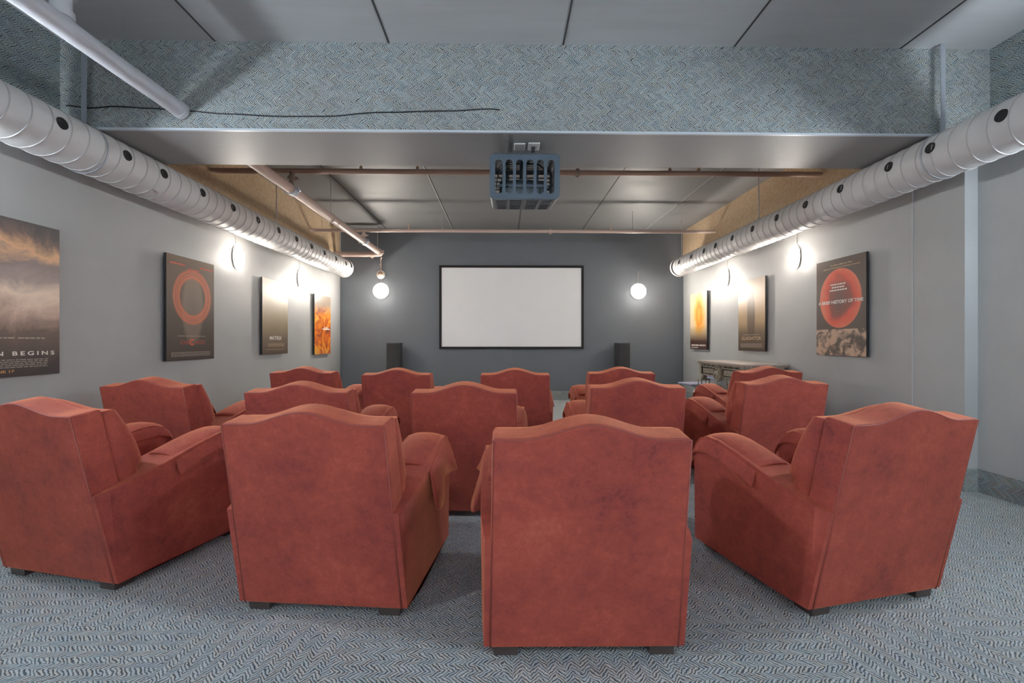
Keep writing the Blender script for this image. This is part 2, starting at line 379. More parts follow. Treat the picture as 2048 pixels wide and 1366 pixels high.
def make_chair():
    t = thing('club_armchair', '', 'armchair')
    # outer back: raked slab with camel top
    bm = bmesh.new()
    ol = back_outline(0.690, 0.658, 0.07, 0.862, 0.050)
    def fb(a, z, s):
        th = 0.125
        return (a, -(z-0.07)*RK + s*th, z + s*(z-0.07)*0.022)
    prism(bm, ol, fb, 0, 1); soft(bm, 0.014, 3)
    obj('outer_back', bm, 'suede', t, 40, True)
    # piping along the seams of the outer back (rear and front edge)
    bm = bmesh.new()
    ins = [(a*0.988, z - (0.004 if z > 0.5 else 0)) for a, z in ol]
    path_tube(bm, [Vector(fb(a, z, 0)) + Vector((0, 0.004, 0)) for a, z in ins[1:]+ins[:1]], 0.0034, 6)
    obj('piping', bm, 'piping', t, 180)
    # back cushion, resting on the arms
    bm = bmesh.new()
    N, K = 22, 14
    def cush(a, z, s):   # s 0 rear .. 1 front
        q = max(0.0, min(1.0, (0.92-z)/0.40)); th = 0.035 + 0.115*math.sin(PI*0.62*q)**0.8
        y = -(z-0.07)*RK + 0.125 + s*th
        return Vector((a, y, z + s*(z-0.62)*0.03))
    wt = 0.655; levels = [(0, 0.965), (0.12, 0.99), (0.35, 1.0), (0.55, 0.993), (0.75, 0.97), (0.9, 0.935), (1.0, 0.88), (1.06, 0.78), (1.10, 0.6), (1.12, 0.3)]
    base = back_outline(0.66, 0.650, 0.50, 0.866, 0.046)
    # denser sides and bottom
    side = []
    for i in range(len(base)):
        p, q = base[i], base[(i+1) % len(base)]; L = math.dist(p, q); m_ = max(1, int(L/0.045))
        for k in range(m_): side.append((p[0]+(q[0]-p[0])*k/m_, p[1]+(q[1]-p[1])*k/m_))
    cz = 0.70; rings = []
    for s, sc_ in levels:
        ring = []
        for a, z in side:
            za = cz+(z-cz)*sc_ if z < cz else cz+(z-cz)*(1-(1-sc_)*0.8)
            y = cush(a*sc_, za, s)
            if z < 0.56 and s > 0.1: y.z += 0.028*min(1, s)
            if z < 0.56: y.y -= 0.035*s
            ring.append(bm.verts.new(y))
        rings.append(ring)
    n = len(side)
    for A, B in zip(rings, rings[1:]):
        for i in range(n): bm.faces.new((A[i], A[(i+1) % n], B[(i+1) % n], B[i]))
    bm.faces.new(rings[0][::-1]); bm.faces.new(rings[-1])
    obj('back_cushion', bm, 'suede', t, 60)
    # arms
    aol = [(0.004, 0.075), (-0.086, 0.500), (-0.03, 0.515), (0.05, 0.533), (0.22, 0.583), (0.40, 0.636), (0.52, 0.664), (0.60, 0.668), (0.665, 0.648), (0.705, 0.605), (0.715, 0.54), (0.715, 0.075), (0.16, 0.075)]
    for sx in (-1, 1):
        bm = bmesh.new()
        def fa(y, z, s):
            xin, xout = 0.185, 0.372
            x = xin + (xout-xin)*s
            if s > 0.5: x = 0.346 + 0.034*min(1, max(0, (y+0.09)/0.22))**0.7 + (0.008 if z > 0.4 else 0)
            return (sx*x, y, z)
        fs = prism(bm, aol, fa, 0, 1); bmesh.ops.triangulate(bm, faces=fs[:2])
        bmesh.ops.recalc_face_normals(bm, faces=bm.faces)
        ee = []
        for e in bm.edges:
            if len(e.link_faces) != 2: continue
            a = e.calc_face_angle()
            mz = (e.verts[0].co.z + e.verts[1].co.z)/2; my = (e.verts[0].co.y + e.verts[1].co.y)/2
            if a > 0.9 and mz > 0.3 and my > -0.03: ee.append(e)
        bmesh.ops.bevel(bm, geom=ee, offset=0.058, segments=6, profile=0.5, affect='EDGES', clamp_overlap=True)
        obj('arm', bm, 'suede', t, 50, True)
        arm_cover(sx, t)
    # seat
    bm = bmesh.new(); bx(bm, -0.19, 0.19, 0.03, 0.69, 0.075, 0.30); soft(bm, 0.02, 3)
    obj('seat_base', bm, 'suede', t, 40, True)
    bm = bmesh.new(); bx(bm, -0.192, 0.192, 0.06, 0.725, 0.30, 0.44); soft(bm, 0.045, 5)
    obj('seat_cushion', bm, 'suede', t, 40, True)
    for x, y in ((-0.285, 0.06), (0.285, 0.06), (-0.29, 0.65), (0.29, 0.65)):
        bm = bmesh.new()
        prism(bm, [(-0.045, -0.045), (0.045, -0.045), (0.045, 0.045), (-0.045, 0.045)], lambda a, b, z: (x+a*(0.9+2*z), y+b*(0.9+2*z), z), 0.035, 0.08)
        obj('foot', bm, 'foot', t)
    return t
chairs = [  # x, y, clockwise turn, label
 (-2.1148, 2.1525, .2434, 'red suede club armchair at the left end of the nearest row, cut by the frame'),
 (-.7659, 1.8902, .0945, 'red suede club armchair in the nearest row with its worn right arm cover hanging low'),
 (.2896, 1.6146, .0092, 'large red suede club armchair closest to the camera, its back facing us squarely'),
 (1.6066, 1.8989, -.2228, 'red suede club armchair at the right end of the nearest row, side in view'),
 (-2.5292, 3.3362, .139, 'red suede armchair at the left end of the middle row, by the grey left wall'),
 (-1.2959, 2.9696, .0483, 'red suede armchair of the middle row, second from left, showing above the near one'),
 (-.2478, 2.9246, .0264, 'red suede armchair of the middle row in front of the gap between the two nearest'),
 (.9179, 3.2039, .0029, 'red suede armchair of the middle row directly behind the chair closest to us'),
 (2.0943, 3.4483, -.0816, 'red suede armchair at the right end of the middle row, below the tan poster'),
 (-2.0432, 4.7079, .10, 'red suede armchair at the left end of the far row, mostly hidden'),
 (-1.0267, 4.4184, .0467, 'red suede armchair of the far row in front of the left tower speaker'),
 (.1042, 4.3869, .0179, 'red suede armchair of the far row centred under the projection screen'),
 (1.1657, 4.5612, -.0034, 'red suede armchair of the far row below the right wall globe and right speaker'),
 (2.7382, 4.7002, -.0596, 'red suede armchair of the far row nearest the carved console table'),
]
proto = make_chair()
for i, (x, y, a, lb) in enumerate(chairs):
    o = proto if i == 0 else copy_tree(proto)
    o.location = (x, y, 0); o.rotation_euler.z = -a
    tag(o, lb, 'armchair', 'red suede club armchairs in three rows')
    if i in (1, 2):     # these two have one cover slipped lower on its outer side
        sx = 1 if i == 1 else -1
        for ch in [c for c in o.children if c.name.startswith('arm_cover')]:
            if sum(v.co.x for v in ch.data.vertices)*sx > 0: bpy.data.objects.remove(ch)
        arm_cover(sx, o, 0.13 if i == 1 else 0.05)['label'] = 'cover hanging lower than the others'

# ------------------------------------------------------------------ spiral ducts
def duct(name, label, X, Z, r, y0, y1, holes, sgn, ang):
    t = thing(name, label, 'duct', (X, (y0+y1)/2, Z)); yc = (y0+y1)/2
    pitch, N = 0.122, 40; turns = int((y1-y0-0.06)/pitch); tot = turns*N
    prof = [(0.0, 0.0), (0.35, 0.0), (0.75, 0.0), (0.92, 0.0), (0.945, 0.004), (0.975, 0.004)]
    bm = bmesh.new(); cols = []
    for k in range(tot+N+1):
        ph = 2*PI*k/N; row = []
        for q, dr in prof:
            yy = y0 + pitch*(k/N + q - 1); yy = min(max(yy, y0), y1-0.02)
            row.append(bm.verts.new(((r+dr)*math.cos(ph), yy-yc, (r+dr)*math.sin(ph))))
        cols.append(row)
    P = len(prof)
    for k in range(len(cols)-1):
        for j in range(P-1): bm.faces.new((cols[k][j], cols[k+1][j], cols[k+1][j+1], cols[k][j+1]))
        if k+N < len(cols)-1: bm.faces.new((cols[k][P-1], cols[k+1][P-1], cols[k+1+N][0], cols[k+N][0]))
    for f in bm.faces:
        rr = max(math.hypot(v.co.x, v.co.z) for v in f.verts)
        if rr > r+0.002: f.material_index = 1
    bmesh.ops.dissolve_degenerate(bm, dist=1e-5, edges=bm.edges)
    obj('duct_shell', bm, 'duct', t, 24).data.materials.append(M['duct_seam'])
    bm = bmesh.new(); lathe(bm, [(0, -0.02), (r-0.03, -0.02), (r-0.012, 0.0), (r, 0.004), (r+0.006, 0.0), (r+0.006, -0.05), (r, -0.055)], Matrix.Translation((0, y1-yc, 0)) @ Matrix.Rotation(-PI/2, 4, 'X'), 40)
    obj('end_cap', bm, 'duct', t, 40)
    for y in holes:
        d = Vector((sgn*math.cos(ang), 0, math.sin(ang))); p = d*(r-0.006) + Vector((0, y-yc, 0))
        mt = Matrix.Translation(p) @ d.to_track_quat('Z', 'Y').to_matrix().to_4x4()
        bm = bmesh.new(); lathe(bm, [(0, 0.0085), (0.03, 0.0085), (0.032, 0.010), (0.036, 0.0105), (0.0375, 0.004), (0.0375, 0.0)], mt, 24)
        obj('air_nozzle', bm, 'hole', t, 50)
    return t
HL = [0.9, 1.45, 1.93, 2.40, 2.878, 3.367, 3.725, 4.195, 4.663, 5.129, 5.596, 6.064, 6.534, 7.003, 7.48, 7.95]
HR = [0.75, 1.25, 1.7, 2.20, 2.677, 3.133, 3.476, 3.985, 4.452, 4.929, 5.415, 5.9, 6.369, 6.743, 7.202, 7.705]
DL = duct('ventilation_duct', 'white spiral ventilation duct with black round nozzles along the left wall', -2.96, 2.535, 0.165, -3.4, 8.32, HL, 1, 0.16)
DR = duct('ventilation_duct', 'white spiral ventilation duct with black round nozzles along the right wall', 3.19, 2.533, 0.163, -3.4, 8.12, HR, -1, 0.16)
for t_, X, ys, r in ((DL, -2.96, (5.86, 8.12), 0.165), (DR, 3.19, (5.56, 8.0), 0.163)):
    yc = t_.location.y; zc = t_.location.z
    for y in ys:
        bm = bmesh.new(); tube(bm, (0, y-yc, r-0.002), (0, y-yc, CE-zc), 0.008, 8); tube(bm, (0, y-yc, r-0.004), (0, y-yc, r+0.03), 0.02, 10)
        o = obj('hanger_rod', bm, 'rod', t_, 40)
    y = 3.20
    bm = bmesh.new(); bx(bm, -0.018, 0.018, y-yc-0.002, y-yc+0.002, r, CE-zc); lathe(bm, [(r+0.0045, -0.006), (r+0.008, -0.006), (r+0.008, 0.006), (r+0.0045, 0.006)], Matrix.Translation((0, y-yc, 0)) @ Matrix.Rotation(-PI/2, 4, 'X'), 40)
    obj('hanger_strap', bm, 'strap', t_, 40)

# ------------------------------------------------------------------ sprinkler pipes
PX = -2.32; PZ = 2.836
t = thing('sprinkler_main', 'thick sprinkler main pipe crossing the room lengthwise beside the left duct', 'pipe', (PX, 0, PZ))
bm = bmesh.new(); tube(bm, (0, -3.4, 0), (0, BY0-0.024, 0), 0.054, 24); obj('pipe_near', bm, 'pipe_cool_lit', t, 40)['label'] = 'pale grey stretch before the beam, cool light in its colour'
bm = bmesh.new(); tube(bm, (0, BY1, 0), (0, 8.40, 0), 0.052, 24); obj('pipe_far', bm, 'pipe', t, 40)['label'] = 'pinkish beige stretch behind the beam, warm light in its colour'
bm = bmesh.new(); tube(bm, (0, BY0-0.06, 0), (0, BY0-0.024, 0), 0.058, 24); obj('collar', bm, 'pipe_cool_lit', t, 40)
bm = bmesh.new(); tube(bm, (0, 6.22, 0), (0, 6.25, 0), 0.056, 24); obj('coupling', bm, 'pipe', t, 40)
bm = bmesh.new(); tube(bm, (0, 2.38, 0.02), (0, 2.38, CE-PZ), 0.045, 20); obj('riser', bm, 'pipe_cool_lit', t, 40)
bm = bmesh.new(); tube(bm, (0, 2.38, 0.165), (0, 2.38, 0.235), 0.066, 20)
obj('riser_clamp', bm, 'pipe_cool_lit', t, 40)
bm = bmesh.new(); tube(bm, (0.0, 2.38, 0.04), (0.0, 2.38, 0.075), 0.056, 20); obj('pipe_collar', bm, 'pipe_cool_lit', t, 40)
bm = bmesh.new(); bx(bm, 0.06, 0.12, 2.36, 2.40, 0.185, 0.215); tube(bm, (0.095, 2.34, 0.2), (0.095, 2.42, 0.2), 0.011, 8)
obj('bolt_lug', bm, 'pipe_cool_lit', t, 40)
# elbow and return to the left wall
bm = bmesh.new()
path_tube(bm, [(0, 8.34, 0), (0, 8.40, -0.002), (-0.02, 8.45, -0.004), (-0.06, 8.47, -0.006), (-0.12, 8.475, -0.008), (XL-PX+0.0, 8.475, -0.01)], 0.050, 18)
obj('return_pipe', bm, 'pipe', t, 60)
bm = bmesh.new(); tube(bm, (-0.15, 8.475, -0.008), (-0.20, 8.475, -0.008), 0.064, 18); tube(bm, (0, 8.30, 0), (0, 8.35, 0), 0.066, 18); tube(bm, (-0.17, 8.475, -0.09), (-0.17, 8.475, 0.05), 0.014, 8)
bx(bm, 0.05, 0.085, 8.31, 8.34, 0.015, 0.03); bx(bm, 0.05, 0.085, 8.31, 8.34, -0.03, -0.015)
obj('elbow_coupling', bm, 'pipe', t, 40)
for y in (6.02, 8.22):
    bm = bmesh.new(); tube(bm, (0, y, 0.05), (0, y, CE-PZ), 0.006, 8); tube(bm, (0, y, 0.045), (0, y, 0.075), 0.016, 8)
    path_tube(bm, [(0.057*math.sin(a), y, 0.057*math.cos(a)) for a in [2*PI*i/20 for i in range(20)]], 0.005, 6, True)
    obj('hanger_rod', bm, 'rod', t, 40)
def branch(label, y, z, x0, x1, r, nozz, cpl, rods, m):
    t = thing('sprinkler_branch', label, 'pipe', (0, y, z))
    bm = bmesh.new(); tube(bm, (x0, 0, 0), (x1, 0, 0), r, 18); obj('pipe', bm, m, t, 40)
    for x in nozz:
        bm = bmesh.new(); tube(bm, (x, 0, r*0.6), (x, 0, r+0.02), 0.018, 12); obj('outlet_boss', bm, m, t, 40)
        bm = bmesh.new(); tube(bm, (x, 0, r+0.02), (x, 0, r+0.035), 0.012, 10)
        tube(bm, (x-0.01, 0, r+0.035), (x-0.01, 0, r+0.06), 0.003, 6); tube(bm, (x+0.01, 0, r+0.035), (x+0.01, 0, r+0.06), 0.003, 6); tube(bm, (x, 0, r+0.06), (x, 0, r+0.064), 0.018, 12)
        obj('sprinkler_head', bm, 'brass', t, 40)
    bm = bmesh.new(); tube(bm, (cpl-0.022, 0, 0), (cpl+0.022, 0, 0), r+0.012, 14); tube(bm, (cpl, 0, -r-0.022), (cpl, 0, r+0.022), 0.01, 8); obj('coupling', bm, 'coupling' if m == 'pipe_dark' else m, t, 40)
    # mechanical tee down to the main
    dz = PZ - z
    bm = bmesh.new(); tube(bm, (PX, 0, dz+0.03), (PX, 0, 0), r*0.95, 14)
    tube(bm, (PX, 0, -0.06), (PX, 0, -0.10), r+0.016, 14); bx(bm, PX+0.035, PX+0.07, -0.012, 0.012, -0.092, -0.068)
    obj('riser', bm, 'coupling' if m == 'pipe_dark' else m, t, 40)
    bm = bmesh.new(); tube(bm, (PX, -0.045, dz), (PX, 0.045, dz), 0.062, 20); bx(bm, PX-0.088, PX-0.055, -0.03, 0.03, dz-0.012, dz+0.012); bx(bm, PX+0.055, PX+0.088, -0.03, 0.03, dz-0.012, dz+0.012)
    for sx in (-1, 1): tube(bm, (PX+sx*0.074, 0, dz-0.035), (PX+sx*0.074, 0, dz+0.035), 0.009, 8)
    obj('saddle_clamp', bm, 'strap', t, 40)
    for x in rods:
        bm = bmesh.new(); tube(bm, (x, 0, r), (x, 0, CE-z), 0.005, 8); tube(bm, (x, 0, r-0.004), (x, 0, r+0.025), 0.012, 8); obj('hanger_rod', bm, 'rod', t, 40)
branch('brown sprinkler branch pipe spanning the room just behind the carpeted beam', 4.92, 3.04, XL+0.012, XR-0.012, 0.029, (-1.569, -0.953, 1.832, 2.15), 0.806, (), 'pipe_dark')
branch('pale sprinkler branch pipe spanning the room near the dark screen wall', 7.42, 3.013, XL+0.012, XR-0.012, 0.027, (-1.585, 1.774), 0.765, (-1.025, 2.134), 'pipe')

# ------------------------------------------------------------------ wall lamps
def make_lamp(m):
    """built facing +Y-local = away from wall (local z axis of lathe), wall at y=0, room towards -y"""
    t = thing('wall_lamp', '', 'wall lamp')
    R = 0.150
    bm = bmesh.new(); lathe(bm, [(0, 0.0), (0.085, 0.0), (0.085, 0.02), (0.03, 0.026), (0.0, 0.026)], Matrix.Rotation(PI/2, 4, 'X'), 28)
    obj('back_plate', bm, 'chrome', t, 40)
    bm = bmesh.new()
    prof = []
    for i in range(13):
        a = PI/2*i/12; prof.append((R*math.cos(a)**0.9 if i < 12 else 0, 0.050+0.085*math.sin(a)))
    prof = [(0, 0.028), (R*0.9, 0.029), (R*0.98, 0.034), (R, 0.044)] + prof[1:]
    lathe(bm, prof, Matrix.Rotation(PI/2, 4, 'X'), 40)
    for v in bm.verts: v.co.y *= (1 - 1.2*v.co.z) if v.co.y < -0.05 else 1    # deeper towards the bottom
    obj('glass_shade', bm, m, t, 60)
    bm = bmesh.new(); lathe(bm, [(0, 0.0262), (R*0.95, 0.0262), (R*0.96, 0.0268), (R*0.95, 0.0274), (0, 0.0274)], Matrix.Rotation(PI/2, 4, 'X'), 40)
    obj('wall_glow_blocker', bm, 'plate', t, 40)  # added opaque disc keeping the shade's glow off the wall
    for k in range(3):
        a = PI/2 + 2*PI*k/3 + PI/3
        bm = bmesh.new(); c_, s_ = math.cos(a), math.sin(a)
        path_tube(bm, [(0.08*c_, -0.012, 0.08*s_), ((R+0.008)*c_, -0.022, (R+0.008)*s_), ((R+0.009)*c_, -0.05, (R+0.009)*s_), ((R-0.012)*c_, -0.085, (R-0.012)*s_)], 0.004, 6)
        obj('clip', bm, 'chrome', t, 60)
    bm = bmesh.new(); tube(bm, (0, -0.012, 0.08), (0, -0.012, 0.40), 0.006, 8); obj('cord', bm, 'rod', t, 40)
    return t
pw = make_lamp('lamp_warm'); pc = make_lamp('lamp_cool')
lamps = [
 (pw, (-2.395, YB, 2.165), 0, 'round glowing globe lamp on the dark screen wall, left of the screen'),
 (pw, (2.625, YB, 2.165), 0, 'round glowing globe lamp on the dark screen wall, right of the screen'),
 (pw, (XL, 5.37, 2.19), PI/2, 'glowing glass wall lamp on the left wall nearer the camera, between two posters'),
 (pw, (XL, 7.02, 2.17), PI/2, 'glowing glass wall lamp on the left wall nearest the screen wall corner'),
 (pw, (XR, 5.33, 2.20), -PI/2, 'glowing glass wall lamp on the right wall beside the red sphere poster'),
 (pw, (XR, 7.02, 2.20), -PI/2, 'glowing glass wall lamp on the right wall above the smallest flame poster'),
 (pc, (XL, 2.05, 2.17), PI/2, 'cool white wall lamp on the left wall beside the camera'),
 (pc, (XL, -0.4, 2.17), PI/2, 'cool white wall lamp on the left wall behind the camera'),
 (pc, (XRN, 2.05, 2.17), -PI/2, 'cool white wall lamp on the right wall beside the camera'),
 (pc, (XRN, -0.4, 2.17), -PI/2, 'cool white wall lamp on the right wall behind the camera'),
]
seen = set()
for p, loc, rz, lb in lamps:
    o = p if id(p) not in seen else copy_tree(p); seen.add(id(p))
    o.location = loc; o.rotation_euler.z = rz
    if rz: o.scale = (0.52, 0.70, 1)
    tag(o, lb, 'wall lamp', 'glowing glass wall lamps')
# glowing ceiling panels added behind the camera as fill
def fill_panel(x, y, lb):
    t = thing('fill_light', lb, 'ceiling light', (x, y, CE), 0, 'added fill lights behind the camera')
    bm = bmesh.new()
    for a in ((-0.6, -0.56, -0.3, 0.3), (0.56, 0.6, -0.3, 0.3), (-0.56, 0.56, -0.3, -0.26), (-0.56, 0.56, 0.26, 0.3)): bx(bm, *a, -0.05, 0)
    obj('frame', bm, 'fill_frame', t); obj('diffuser', box(-0.56, 0.56, -0.26, 0.26, -0.03, -0.02), 'fill_panel', t)
fill_panel(-1.6, -1.6, 'flat fill light added behind the camera on the left'); fill_panel(1.9, -1.6, 'flat fill light added behind the camera on the right')

# ------------------------------------------------------------------ screen, speakers, bell
t = thing('projection_screen', 'wide white projection screen in a thin black frame on the dark wall', 'screen', (0.141, YB-0.02, 1.85))
sw, sh = 1.41, 0.815
bm = bmesh.new()
bx(bm, -sw, sw, -0.03, 0.02, sh-0.045, sh); bx(bm, -sw, sw, -0.03, 0.02, -sh, -sh+0.045)
bx(bm, -sw, -sw+0.045, -0.03, 0.02, -sh+0.045, sh-0.045); bx(bm, sw-0.045, sw, -0.03, 0.02, -sh+0.045, sh-0.045)
obj('frame', bm, 'screen_frame', t)
obj('screen_fabric', box(-sw+0.045, sw-0.045, -0.015, 0.01, -sh+0.045, sh-0.045), 'screen', t)
for x, lb in ((-2.07, 'tall black tower speaker standing left of the screen'), (2.235, 'tall black tower speaker standing right of the screen')):
    t = thing('tower_speaker', lb, 'speaker', (x, 8.42, FZ), 0, 'black tower speakers')
    bm = bmesh.new()
    ol = [(-0.125, 0.14), (0.125, 0.14), (0.125, -0.06)] + [(0.125*math.cos(a), -0.06-0.05*math.sin(a)) for a in [PI*i/10 for i in range(1, 10)]] + [(-0.125, -0.06)]
    prism(bm, ol, lambda a, b, z: (a, b, z), 0.0, 1.12); obj('cabinet', bm, 'speaker_box', t, 30)
    bm = bmesh.new()
    arc = [(0.118*math.cos(a), -0.068-0.052*math.sin(a)) for a in [PI*i/12 for i in range(13)]]
    prism(bm, arc, lambda a, b, z: (a, b, z), 0.05, 1.10); obj('grille', bm, 'speaker', t, 30)
    bm = bmesh.new(); bx(bm, -0.15, 0.15, -0.14, 0.17, 0, 0.025); obj('plinth', bm, 'black', t)
t = thing('alarm_bell', 'small round cream bell on a thin pipe above the left globe lamp', 'bell', (-2.395, YB, 2.478))
bm = bmesh.new(); lathe(bm, [(0, 0), (0.04, 0), (0.04, 0.05), (0.081, 0.052), (0.083, 0.062), (0.075, 0.085), (0.052, 0.098), (0, 0.098)], Matrix.Rotation(PI/2, 4, 'X'), 28); obj('dish', bm, 'bell', t, 40)
bm = bmesh.new(); lathe(bm, [(0.05, 0.095), (0.046, 0.105), (0.03, 0.118), (0, 0.124)], Matrix.Translation((0, 0, 0.012)) @ Matrix.Rotation(PI/2, 4, 'X'), 24); obj('dome', bm, 'bell_in', t, 60)
bm = bmesh.new(); path_tube(bm, [(0, -0.04, 0.06), (0, -0.04, 0.20), (0.0, -0.06, 0.27), (0.05, -0.20, 0.31)], 0.011, 8); tube(bm, (-0.03, -0.04, 0.2), (0, -0.04, 0.2), 0.012, 8); obj('feed_pipe', bm, 'pipe', t, 60)

# ------------------------------------------------------------------ projector in its cage
def slot_pts(cx, cz, w_, h_, n=6):
    r = min(w_, h_)/2; pts = []
    if h_ >= w_:
        for i in range(n+1): a = PI*i/n; pts.append((cx+r*math.cos(a), cz+h_/2-r+r*math.sin(a)))
        for i in range(n+1): a = PI+PI*i/n; pts.append((cx+r*math.cos(a), cz-h_/2+r+r*math.sin(a)))
    else:
        for i in range(n+1): a = -PI/2+PI*i/n; pts.append((cx+w_/2-r+r*math.cos(a), cz+r*math.sin(a)))
        for i in range(n+1): a = PI/2+PI*i/n; pts.append((cx-w_/2+r+r*math.cos(a), cz+r*math.sin(a)))
    return pts
def rrect(w_, h_, r, n=6):
    pts = []
    for cx, cz, a0 in ((w_/2-r, h_/2-r, 0), (-w_/2+r, h_/2-r, PI/2), (-w_/2+r, -h_/2+r, PI), (w_/2-r, -h_/2+r, 1.5*PI)):
        for i in range(n+1): a = a0+PI/2*i/n; pts.append((cx+r*math.cos(a), cz+r*math.sin(a)))
    return pts
def plate(name, outer, holes, th, mtx, m, parent):
    cu = bpy.data.curves.new('c', 'CURVE'); cu.dimensions = '2D'; cu.fill_mode = 'BOTH'; cu.extrude = th/2
    for pts in [outer]+holes:
        s = cu.splines.new('POLY'); s.points.add(len(pts)-1); s.use_cyclic_u = True
        for p, q in zip(s.points, pts): p.co = (q[0], q[1], 0, 1)
    tmp = bpy.data.objects.new('tmp', cu); C.objects.link(tmp)
    dg = bpy.context.evaluated_depsgraph_get()
    me = bpy.data.meshes.new_from_object(tmp.evaluated_get(dg)); bpy.data.objects.remove(tmp)
    me.transform(mtx); me.materials.clear(); me.materials.append(M[m]); me.name = name
    o = bpy.data.objects.new(name, me); C.objects.link(o); o.parent = parent; return o
cw_, ch_, cd_ = 0.525, 0.326, 0.56
t = thing('caged_projector', 'projector inside a slotted slate-blue metal cage hung under the beam', 'projector', (0.152, 3.62, 2.457))
t.rotation_euler.x = math.radians(9)
RX = Matrix.Rotation(PI/2, 4, 'X')
fh = [slot_pts(-0.194+0.0776*i, 0.0, 0.055, 0.245) for i in range(6)]
plate('front_panel', rrect(cw_-0.008, ch_-0.008, 0.035), fh, 0.004, Matrix.Translation((0, -cd_/2, 0)) @ RX, 'cage', t)
bh = [slot_pts(-0.19+0.127*i, -0.115+0.033*k, 0.10, 0.022) for i in range(4) for k in range(8)]
plate('rear_panel', rrect(cw_-0.008, ch_-0.008, 0.035), bh, 0.004, Matrix.Translation((0, cd_/2, 0)) @ RX, 'cage', t)
for nm, z in (('bottom_panel', -ch_/2), ('top_panel', ch_/2)):
    hs = []
    for i, (cx, ww) in enumerate(((-0.175, 0.085), (-0.065, 0.095), (0.065, 0.095), (0.175, 0.085))):
        for k in range(8): hs.append(slot_pts(cx, -0.228+0.065*k, ww, 0.042))
    plate(nm, [(-cw_/2+0.035, -cd_/2), (cw_/2-0.035, -cd_/2), (cw_/2-0.035, cd_/2), (-cw_/2+0.035, cd_/2)], hs, 0.004, Matrix.Translation((0, 0, z)), 'cage', t)
for sx in (-1, 1):
    bm = bmesh.new(); prof = []
    for i in range(7): a = PI/2*i/6; prof.append((cw_/2-0.035+0.035*math.sin(a), ch_/2-0.035+0.035*math.cos(a)))
    prof += [(x, -z) for x, z in prof[::-1]]
    inner = [(x-0.004 if x > cw_/2-0.034 else x, z-0.004*(1 if z > 0 else -1)) for x, z in prof]
    A = [(bm.verts.new((sx*x, -cd_/2, z)), bm.verts.new((sx*x, cd_/2, z))) for x, z in prof]
    B = [(bm.verts.new((sx*x, -cd_/2, z)), bm.verts.new((sx*x, cd_/2, z))) for x, z in inner]
    for i in range(len(A)-1):
        bm.faces.new((A[i][0], A[i+1][0], A[i+1][1], A[i][1])); bm.faces.new((B[i][0], B[i][1], B[i+1][1], B[i+1][0]))
        bm.faces.new((A[i][0], B[i][0], B[i+1][0], A[i+1][0])); bm.faces.new((A[i][1], A[i+1][1], B[i+1][1], B[i][1]))
    obj('side_panel', bm, 'cage', t, 40)
pj = obj('projector_body', soft(box(-0.19, 0.17, -0.16, 0.15, -0.13, 0.0), 0.02, 3), 'cage_in', t, 40)
bm = bmesh.new(); lathe(bm, [(0, 0.02), (0.03, 0.02), (0.034, 0.03), (0.045, 0.03), (0.045, 0.0)], Matrix.Translation((0.06, 0.155, -0.06)) @ Matrix.Rotation(-PI/2, 4, 'X'), 24); obj('lens', bm, 'lens', pj, 40)
bm = bmesh.new(); bx(bm, -0.20, 0.18, -0.175, -0.15, -0.055, -0.035)
for i in range(9): bx(bm, -0.17+i*0.038, -0.155+i*0.038, -0.166, -0.159, -0.12, -0.065)
obj('connector_panel', bm, 'cage', pj)
bm = bmesh.new(); tube(bm, (0, 0, -0.02), (0, 0, ch_/2+0.03), 0.03, 16); tube(bm, (0, 0, 0.0), (0, 0, 0.02), 0.09, 20)
for a in range(4):
    an = PI/4+a*PI/2; tube(bm, (0.05*math.cos(an), 0.05*math.sin(an), 0.01), (0.15*math.cos(an), 0.12*math.sin(an), -0.002), 0.008, 8)
obj('mount_arm', bm, 'cage_in', t, 40)
bm = bmesh.new(); tube(bm, (0, 0.05, ch_/2-0.01), (0, 0.05, 0.232), 0.05, 24); obj('ceiling_mount', bm, 'cage', t, 40)
bm = bmesh.new()
path_tube(bm, [(-0.14, -0.19, -0.04), (-0.20, -0.21, 0.02), (-0.19, -0.19, 0.09), (-0.13, -0.1, 0.14), (-0.03, 0, 0.16)], 0.004, 6)
path_tube(bm, [(-0.12, -0.19, -0.05), (-0.215, -0.2, -0.07), (-0.20, -0.2, 0.05), (-0.15, -0.1, 0.12), (-0.03, 0, 0.155)], 0.004, 6)
path_tube(bm, [(0.16, -0.17, -0.08), (0.215, -0.19, -0.05), (0.20, -0.17, 0.04), (0.12, -0.08, 0.13), (0.03, 0, 0.155)], 0.007, 6)
obj('cables', bm, 'black', t, 180)
# outlets on the soffit
t = thing('ceiling_outlet', 'white square outlet plate on the beam underside with a black plug in it', 'outlet', (0.228, 3.487, BZ))
obj('cover_plate', soft(box(-0.044, 0.044, -0.062, 0.062, -0.007, 0), 0.002, 1), 'plate', t); obj('socket', box(-0.022, 0.022, -0.035, 0.035, -0.010, -0.007), 'plate_in', t)
pl = tag(obj('power_plug', soft(box(0.21, 0.238, 3.475, 3.51, BZ-0.045, BZ-0.0101), 0.004, 2), 'black'), 'black power plug in the right-hand outlet above the projector cage', 'plug')
bm = bmesh.new(); path_tube(bm, [(0.224, 3.49, BZ-0.045), (0.222, 3.50, BZ-0.07), (0.205, 3.53, BZ-0.088), (0.19, 3.57, BZ-0.10)], 0.005, 6); o = obj('cord', bm, 'black', pl, 60)
t = thing('ceiling_outlet', 'white square blank plate on the beam underside, left of the plugged outlet', 'outlet', (0.118, 3.495, BZ))
obj('cover_plate', soft(box(-0.044, 0.044, -0.06, 0.06, -0.007, 0), 0.002, 1), 'plate', t); obj('insert', box(-0.036, 0.036, -0.05, 0.05, -0.009, -0.007), 'plate_in', t)
